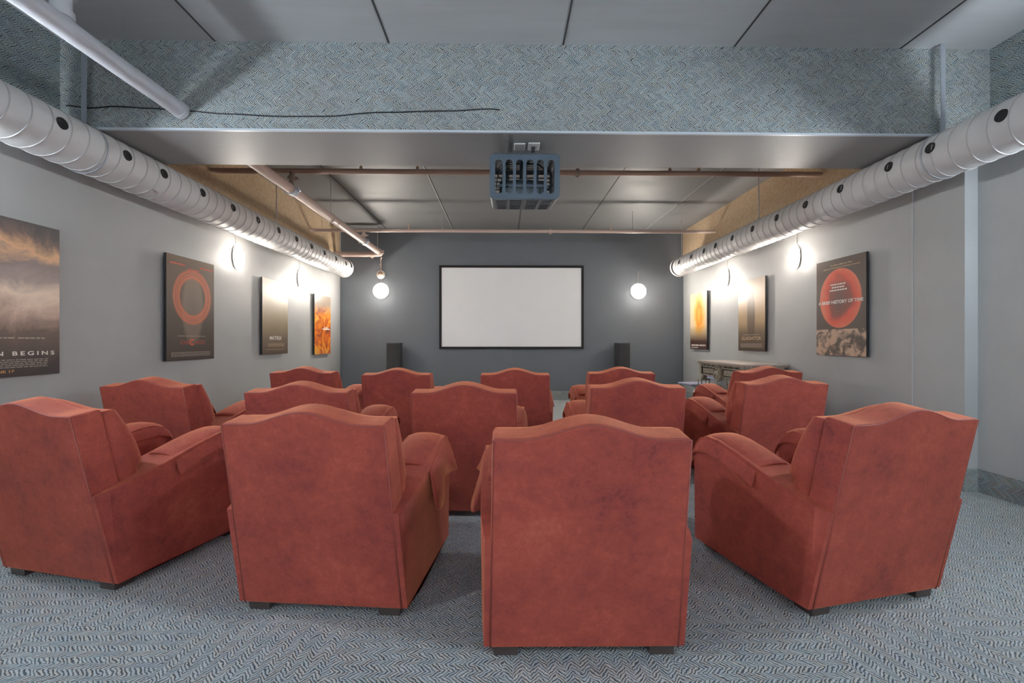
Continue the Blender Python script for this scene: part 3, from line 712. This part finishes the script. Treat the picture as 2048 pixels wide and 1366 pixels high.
bm = bmesh.new(); path_tube(bm, [(-0.014, 3.27, BZ-0.010), (0.0, 3.33, BZ-0.008), (0.015, 3.41, BZ-0.006), (0.015, 3.5, BZ-0.006), (0.005, 3.62, BZ-0.007)], 0.003, 6)
tag(obj('signal_wire', bm, 'black', smooth=60), 'thin black wire curving over the beam underside to the projector cage', 'wire')
# long wire along the beam face
wp = [(-3.14, 2.872), (-2.97, 2.856), (-2.80, 2.869), (-2.55, 2.857), (-2.29, 2.841), (-2.02, 2.822), (-1.62, 2.807), (-1.3, 2.81), (-0.9, 2.842), (-0.4, 2.857), (-0.1, 2.874), (-0.02, 2.868)]
bm = bmesh.new(); pts = []
for (a, b), (c, d) in zip(wp, wp[1:]):
    for k in range(6):
        s = k/6; ss = s*s*(3-2*s); pts.append((a+(c-a)*s, BY0-0.018, b+(d-b)*ss))
path_tube(bm, pts, 0.0045, 6)
tag(obj('drooping_cable', bm, 'black', smooth=60), 'thin dark cable drooping along the carpeted beam face from the left duct', 'cable')

# ------------------------------------------------------------------ posters
def uvmat(name, build, rough=0.32):
    m = mat(name, (0.5, 0.5, 0.5), rough); t = NT(m); tc = t.n('ShaderNodeTexCoord')
    sp = t.n('ShaderNodeSeparateXYZ'); t.l(tc.outputs['Object'], sp.inputs[0])
    u = t.math('ADD', t.math('DIVIDE', sp.outputs[0], 0.686), 0.5); v = t.math('DIVIDE', sp.outputs[2], 1.016)
    t.l(build(t, tc.outputs['Object'], u, v), t.b.inputs['Base Color']); return m
def dist2(t, u, v, cx, cy, sx=1, sy=1):
    a = t.math('MULTIPLY', t.math('SUBTRACT', u, cx), sx); b = t.math('MULTIPLY', t.math('SUBTRACT', v, cy), sy)
    return t.math('SQRT', t.math('ADD', t.math('MULTIPLY', a, a), t.math('MULTIPLY', b, b)))
def p_storm(t, P, u, v):
    n = t.noise(3.0, 7, 0.66, P, 0.6)
    f = t.math('ADD', v, t.math('MULTIPLY', t.math('SUBTRACT', n.outputs['Fac'], 0.5), 0.45))
    c = t.ramp(f, [(0.08, (0.055, 0.045, 0.045)), (0.28, (0.15, 0.09, 0.07)), (0.42, (0.60, 0.40, 0.31)), (0.52, (0.88, 0.66, 0.50)), (0.62, (0.42, 0.31, 0.28)), (0.74, (0.28, 0.21, 0.20)), (0.82, (0.85, 0.48, 0.26)), (0.92, (0.22, 0.15, 0.13)), (1.0, (0.10, 0.09, 0.09))])
    return c
def p_ring(t, P, u, v):
    d = dist2(t, u, v, 0.52, 0.62, 1, 1.48)
    ring = t.ramp(d, [(0.0, (0, 0, 0)), (0.25, (0, 0, 0)), (0.30, (1, 1, 1)), (0.315, (0.2,)*3), (0.335, (1, 1, 1)), (0.35, (0.2,)*3), (0.37, (0.9,)*3), (0.42, (0, 0, 0))])
    n = t.noise(5, 4, 0.6, P)
    base = t.ramp(v, [(0, (0.07, 0.05, 0.04)), (0.5, (0.12, 0.085, 0.06)), (1, (0.22, 0.15, 0.10))])
    blob = t.ramp(dist2(t, u, v, 0.52, 0.52, 1.6, 1.0), [(0.0, (0.16, 0.12, 0.10)), (0.30, (0.22, 0.16, 0.12)), (0.40, (0, 0, 0))])
    b = t.mix(0.6, base, blob, 'ADD')
    return t.mix(ring, b, (0.80, 0.20, 0.09))
def p_cream(t, P, u, v):
    n = t.noise(4, 4, 0.6, P); mp = t.math('ADD', v, t.math('MULTIPLY', t.math('SUBTRACT', n.outputs['Fac'], 0.5), 0.12))
    return t.ramp(mp, [(0, (0.12, 0.085, 0.06)), (0.2, (0.22, 0.16, 0.11)), (0.42, (0.42, 0.33, 0.20)), (0.7, (0.72, 0.60, 0.42)), (1, (0.84, 0.78, 0.66))])
def p_fire(t, P, u, v):
    n = t.noise(3.2, 6, 0.65, P, 1.6)
    c = t.ramp(n.outputs['Fac'], [(0.32, (0.10, 0.02, 0.01)), (0.45, (0.65, 0.11, 0.01)), (0.54, (0.95, 0.36, 0.02)), (0.66, (1.0, 0.72, 0.16))])
    return t.mix(t.ramp(v, [(0, (0.25,)*3), (0.1, (0, 0, 0)), (0.66, (0.0,)*3), (0.85, (0.95,)*3)]), c, (0.30, 0.25, 0.20))
def p_flame(t, P, u, v):
    n = t.noise(3.4, 6, 0.65, P, 1.8)
    dd = t.math('ADD', dist2(t, u, v, 0.55, 0.6, 1.2, 1.0), t.math('MULTIPLY', n.outputs['Fac'], 0.55))
    c = t.ramp(dd, [(0.25, (1.0, 0.62, 0.12)), (0.42, (0.9, 0.30, 0.03)), (0.55, (0.95, 0.55, 0.14)), (0.72, (0.85, 0.65, 0.42))])
    return t.mix(t.ramp(v, [(0.14, (1, 1, 1)), (0.42, (0, 0, 0))]), c, (0.07, 0.03, 0.02))
def p_tan(t, P, u, v):
    base = t.ramp(v, [(0, (0.10, 0.07, 0.05)), (0.25, (0.20, 0.14, 0.09)), (0.4, (0.52, 0.34, 0.18)), (0.7, (0.70, 0.47, 0.26)), (1, (0.55, 0.42, 0.30))])
    m_ = t.ramp(dist2(t, u, v, 0.5, 0.48, 2.7, 0.95), [(0.34, (1, 1, 1)), (0.44, (0, 0, 0))])
    return t.mix(t.math('MULTIPLY', m_, 0.8), base, (0.15, 0.10, 0.07))
def p_orb(t, P, u, v):
    d = dist2(t, u, v, 0.5, 0.59, 1, 1.38); n = t.noise(3.0, 2, 0.5, P, 0.6)
    ins = t.ramp(t.math('ADD', t.math('MULTIPLY', d, 0.9), t.math('MULTIPLY', n.outputs['Fac'], 0.35)), [(0.22, (0.20, 0.09, 0.07)), (0.38, (0.32, 0.09, 0.06)), (0.46, (0.80, 0.12, 0.07)), (0.56, (0.85, 0.22, 0.13))])
    bg = t.mix(t.noise(60, 2, 0.5, P).outputs['Fac'], (0.12, 0.08, 0.065), (0.15, 0.11, 0.085))
    c = t.mix(t.ramp(d, [(0.415, (1, 1, 1)), (0.425, (0, 0, 0))]), bg, ins)
    fn_ = t.noise(9, 3, 0.6, P, 0.5); fl = t.ramp(fn_.outputs['Fac'], [(0.42, (0.13, 0.10, 0.08)), (0.50, (0.34, 0.24, 0.18)), (0.56, (0.62, 0.42, 0.30))])
    return t.mix(t.ramp(v, [(0.27, (1, 1, 1)), (0.275, (0, 0, 0))], 'LINEAR'), c, fl)
M['txt_white'] = mat('ink_white', (0.85, 0.80, 0.74), 0.5); M['txt_red'] = mat('ink_red', (0.75, 0.11, 0.06), 0.5)
M['txt_tan'] = mat('ink_tan', (0.55, 0.38, 0.22), 0.5); M['txt_grey'] = mat('ink_grey', (0.42, 0.34, 0.29), 0.5)
M['txt_dred'] = mat('ink_dark_red', (0.36, 0.07, 0.05), 0.5); M['txt_orange'] = mat('ink_orange', (0.78, 0.36, 0.10), 0.5)
def text(parent, s, x, z, width, height, m, y=-0.0135, name='title_lettering', bold=0.0, rot=0.0, space=1.0):
    cu = bpy.data.curves.new('t', 'FONT'); cu.body = s; cu.align_x = 'CENTER'; cu.align_y = 'BOTTOM_BASELINE'; cu.offset = bold; cu.space_character = space
    tmp = bpy.data.objects.new('tmp', cu); C.objects.link(tmp)
    dg = bpy.context.evaluated_depsgraph_get(); me = bpy.data.meshes.new_from_object(tmp.evaluated_get(dg)); bpy.data.objects.remove(tmp)
    xs = [v.co.x for v in me.vertices]; ys = [v.co.y for v in me.vertices]
    x0, x1, y0, y1 = min(xs), max(xs), min(ys), max(ys)
    sx = width/(x1-x0); sy = height/(y1-y0)
    for v in me.vertices:
        a, b = (v.co.x-(x0+x1)/2)*sx, (v.co.y-y0)*sy
        v.co = (x + a*math.cos(rot) - b*math.sin(rot), y, z + b*math.cos(rot) + a*math.sin(rot))
    me.materials.clear(); me.materials.append(M[m]); me.name = name
    o = bpy.data.objects.new(name, me); C.objects.link(o); o.parent = parent; return o
def lines(parent, rows, m, y=-0.0133, name='small_print'):
    bm = bmesh.new(); rnd = random.Random(3)
    for x0, x1, z, h in rows:
        x = x0
        while x < x1:
            w_ = min(rnd.uniform(0.012, 0.04), x1-x); vs = [bm.verts.new(p) for p in ((x, y, z), (x+w_, y, z), (x+w_, y, z+h), (x, y, z+h))]; bm.faces.new(vs); x += w_+rnd.uniform(0.004, 0.008)
    return obj(name, bm, m, parent)
def poster(lb, side, y0, z0, art, fn, w_=0.686):
    X = XL+0.03 if side < 0 else XR-0.03
    t = thing('film_poster', lb, 'poster', (X + (0.002 if side < 0 else -0.002), y0+w_/2, z0), PI/2 if side < 0 else -PI/2, 'film posters mounted on black boards')
    # local x runs along the wall left to right as read, local -y faces the room
    obj('board', box(-w_/2, w_/2, -0.012, 0.012, 0, 1.016), 'black', t)
    o = obj('print', box(-w_/2+0.001, w_/2-0.001, -0.013, -0.0121, 0.001, 1.015), uvmat(art, fn), t)
    obj('wall_spacer', box(-0.15, 0.15, 0.012, 0.03, 0.35, 0.65), 'black', t)
    return t
p = poster('brown and orange storm-cloud poster cut off by the left edge of the photo', -1, 2.541, 0.955, 'storm_print', p_storm)
text(p, 'N BEGINS', 0.185-0.06, 0.135, 0.36, 0.027, 'txt_white', bold=0.02, space=1.5)
lines(p, [(-0.05, 0.26, 0.105-0.012*k, 0.005) for k in range(5)], 'txt_grey'); lines(p, [(-0.12, 0.05, 0.245, 0.008), (0.07, 0.24, 0.245, 0.008)], 'txt_grey', name='cast_names')
text(p, 'JUNE 17', -0.02, 0.022, 0.14, 0.02, 'txt_orange', bold=0.02, name='date_lettering')
p = poster('dark poster with a glowing orange ring and red lettering on the left wall', -1, 4.228, 0.997, 'ring_print', p_ring)
text(p, 'CH', -0.115, 0.155, 0.10, 0.042, 'txt_dred', bold=0.03); text(p, 'C', -0.005, 0.146, 0.062, 0.065, 'txt_red', bold=0.05, name='big_letter'); text(p, 'I', -0.050, 0.155, 0.012, 0.042, 'txt_dred', bold=0.03); text(p, 'AGO', 0.12, 0.155, 0.16, 0.042, 'txt_dred', bold=0.03)
lines(p, [(-0.28, 0.28, 0.075-0.012*k, 0.005) for k in range(4)]+[(-0.2, 0.2, 0.235, 0.006)], 'txt_grey'); lines(p, [(-0.30, -0.1, 0.93, 0.014), (-0.06, 0.1, 0.90, 0.010), (0.12, 0.32, 0.935, 0.014)], 'txt_red', name='top_names')
p = poster('cream poster fading to brown with small white lettering on the left wall', -1, 5.884, 1.009, 'cream_print', p_cream)
text(p, 'MATRIX', 0.0, 0.195, 0.32, 0.05, 'txt_white', bold=0.02); lines(p, [(-0.2, 0.24, 0.14-0.012*k, 0.006) for k in range(4)]+[(-0.24, 0.24, 0.06, 0.007)], 'txt_tan')
p = poster('fiery orange and yellow poster on the left wall beside the screen corner', -1, 7.488, 0.962, 'fire_print', p_fire)
lines(p, [(-0.02, 0.30, 0.425, 0.022), (0.05, 0.22, 0.455, 0.016)], 'txt_white', name='title_lettering')
p = poster('poster with a large red sphere on the right wall, nearest of the three there', 1, 4.251, 1.033, 'orb_print', p_orb)
text(p, 'A BRIEF HISTORY OF TIME', 0.0, 0.545, 0.62, 0.036, 'txt_white', bold=0.03)
text(p, 'An Errol Morris Film', 0.02, 0.945, 0.30, 0.016, 'txt_tan', bold=0.03, name='top_lettering'); text(p, 'BASED ON THE BOOK BY STEPHEN HAWKING', 0.02, 0.915, 0.50, 0.015, 'txt_tan', bold=0.02, name='top_lettering')
lines(p, [(-0.13, 0.08, 0.74, 0.014), (-0.11, 0.07, 0.71, 0.014), (-0.14, 0.10, 0.68, 0.014)], 'txt_white', name='quote_lines')
p = poster('tan poster with a dark tapering shape in the middle of the right wall', 1, 5.922, 1.047, 'tan_print', p_tan)
text(p, 'GLADIATOR', 0.0, 0.155, 0.50, 0.048, 'txt_tan', bold=0.015); lines(p, [(-0.28, 0.28, 0.10-0.012*k, 0.005) for k in range(5)]+[(-0.2, 0.2, 0.225, 0.008)], 'txt_grey')
p = poster('orange flame poster on the right wall, farthest and next to the screen wall', 1, 7.645, 1.044, 'flame_print', p_flame)
text(p, 'SPIDER-MAN', 0.0, 0.055, 0.58, 0.03, 'txt_white', bold=0.03); lines(p, [(-0.29, 0.0, 0.02, 0.012)], 'txt_white')

# ------------------------------------------------------------------ console table and side chair
TX0, TX1, TY0, TY1, TH = 2.925, 3.512, 5.47, 6.76, 0.865
t = thing('console_table', 'long ornate metal console table against the right wall under the posters', 'table', ((TX0+TX1)/2, (TY0+TY1)/2, FZ))
hx, hy = (TX1-TX0)/2, (TY1-TY0)/2
obj('table_top', soft(box(-hx, hx, -hy, hy, TH-0.03, TH), 0.006, 2), 'table_top', t, 40)
bm = bmesh.new(); bx(bm, -hx+0.012, hx, -hy+0.012, hy-0.012, TH-0.045, TH-0.03)
a0, a1 = TH-0.215, TH-0.045; X = -hx+0.03
# apron frame on room side: rails and pierced slots, both halves
for s in (-1, 1):
    y0, y1 = (0.09, hy-0.10) if s > 0 else (-hy+0.10, -0.09)
    bx(bm, X, X+0.03, y0, y1, a0, a0+0.02); bx(bm, X, X+0.03, y0, y1, a1-0.045, a1-0.03)
    bx(bm, X, X+0.03, y0, y0+0.02, a0+0.02, a1-0.045); bx(bm, X, X+0.03, y1-0.02, y1, a0+0.02, a1-0.045)
    bx(bm, X, X+0.03, y0-0.01, y1+0.01, a1-0.010, a1)
    n = 3
    for k in range(n+1): yy = y0 + (y1-y0)*k/n; bx(bm, X, X+0.03, yy-0.012, yy+0.012, a1-0.03, a1-0.010)
for y in (-hy+0.012, hy-0.012-0.03): 
    bx(bm, -hx+0.07, hx-0.05, y, y+0.03, a0, a0+0.02); bx(bm, -hx+0.07, hx-0.05, y, y+0.03, a1-0.03, a1)
obj('apron', bm, 'iron', t)
for s in (-1, 1):
    y0, y1 = (0.125, hy-0.135) if s > 0 else (-hy+0.135, -0.125)
    bm = bmesh.new(); bx(bm, X+0.012, X+0.028, y0-0.012, y1+0.012, a0+0.022, a1-0.047); dr = obj('drawer', bm, 'void', t)
    bm = bmesh.new(); bx(bm, X-0.002, X+0.012, y0+0.012, y1-0.012, a0+0.035, a1-0.062); soft(bm, 0.006, 2)
    for k in range(12): yy = y0+0.02+(y1-y0-0.04)*k/11; tube(bm, (X-0.004, yy, a0+0.065), (X+0.004, yy+0.005, a1-0.09), 0.005, 6)
    obj('drawer_front', bm, 'iron', dr, 40)
bm = bmesh.new(); bx(bm, -hx+0.05, hx-0.02, -hy+0.05, hy-0.05, a0+0.005, a1); obj('apron_box', bm, 'void', t)
mt = Matrix.Translation((X-0.008, 0, (a0+a1)/2-0.02)) @ Matrix.Rotation(-PI/2, 4, 'Y')
bm = bmesh.new(); lathe(bm, [(0.112, -0.02), (0.118, 0.01), (0.110, 0.026), (0.095, 0.026), (0.088, 0.010), (0.0, 0.008)], mt, 32); lathe(bm, [(0.03, 0.008), (0.03, 0.02), (0.018, 0.028), (0, 0.028)], mt, 20)
for k in range(6):
    a = k*PI/3; mm = mt @ Matrix.Rotation(a, 4, 'Z'); tube(bm, mm @ Vector((0.03, 0, 0.016)), mm @ Vector((0.09, 0, 0.016)), 0.007, 6)
obj('medallion', bm, 'iron', t, 40)
for sx, sy in ((-1, -1), (-1, 1), (1, -1), (1, 1)):
    cx, cy = sx*(hx-0.075), sy*(hy-0.075)
    bm = bmesh.new()
    bx(bm, cx-0.045, cx+0.045, cy-0.045, cy+0.045, TH-0.20, TH-0.045)
    lathe(bm, [(0, -0.20), (0.035, -0.20), (0.022, -0.215), (0.042, -0.235), (0.05, -0.25), (0.028, -0.262), (0.062, -0.275), (0, -0.275)], Matrix.Translation((cx, cy, TH)), 16)
    bx(bm, cx-0.07, cx+0.07, cy-0.07, cy+0.07, TH-0.30, TH-0.275)
    for ax_, ay in ((-1, -1), (-1, 1), (1, -1), (1, 1)):
        tube(bm, (cx+ax_*0.06, cy+ay*0.06, TH-0.30), (cx+ax_*0.028, cy+ay*0.028, 0.04), 0.009, 8)
    bx(bm, cx-0.045, cx+0.045, cy-0.045, cy+0.045, 0, 0.04); bx(bm, cx-0.05, cx+0.05, cy-0.05, cy+0.05, 0.20, 0.215)
    obj('leg', bm, 'iron', t, 40)
bm = bmesh.new(); bx(bm, -hx+0.07, hx-0.07, -hy+0.065, -hy+0.085, 0.20, 0.215); bx(bm, -hx+0.07, hx-0.07, hy-0.085, hy-0.065, 0.20, 0.215); bx(bm, -0.01, 0.01, -hy+0.07, hy-0.07, 0.20, 0.215)
obj('stretcher', bm, 'iron', t)
# lilac stacking chair
t = thing('stacking_chair', 'lilac padded stacking chair with chrome frame beyond the console table', 'chair', (3.20, 7.32, FZ), 0.10)
bm = bmesh.new(); bx(bm, -0.25, 0.20, -0.22, 0.22, 0.43, 0.465); soft(bm, 0.015, 3); obj('seat', bm, 'lilac', t, 40, True)
bm = bmesh.new(); bx(bm, 0.0, 0.03, -0.21, 0.21, 0.0, 0.28); soft(bm, 0.012, 3)
bmesh.ops.rotate(bm, verts=bm.verts, cent=(0, 0, 0), matrix=Matrix.Rotation(0.16, 3, 'Y')); bmesh.ops.translate(bm, verts=bm.verts, vec=(0.19, 0, 0.52)); obj('backrest', bm, 'lilac', t, 40, True)
for s in (-1, 1):
    bm = bmesh.new(); yy = s*0.225
    path_tube(bm, [(0.25, yy, 0.82), (0.23, yy, 0.7), (0.19, yy, 0.50), (0.17, yy, 0.46), (0.13, yy, 0.425), (-0.2, yy, 0.42)], 0.011, 8); obj('side_rail', bm, 'chrome', t, 60)
    bm = bmesh.new(); path_tube(bm, [(-0.16, yy, 0.42), (-0.20, yy, 0.36), (-0.22, yy, 0.0)], 0.011, 8); obj('leg', bm, 'chrome', t, 60)
    bm = bmesh.new(); path_tube(bm, [(0.08, yy, 0.42), (0.14, yy, 0.36), (0.24, yy, 0.0)], 0.011, 8); obj('leg', bm, 'chrome', t, 60)
bpy.context.view_layer.update()
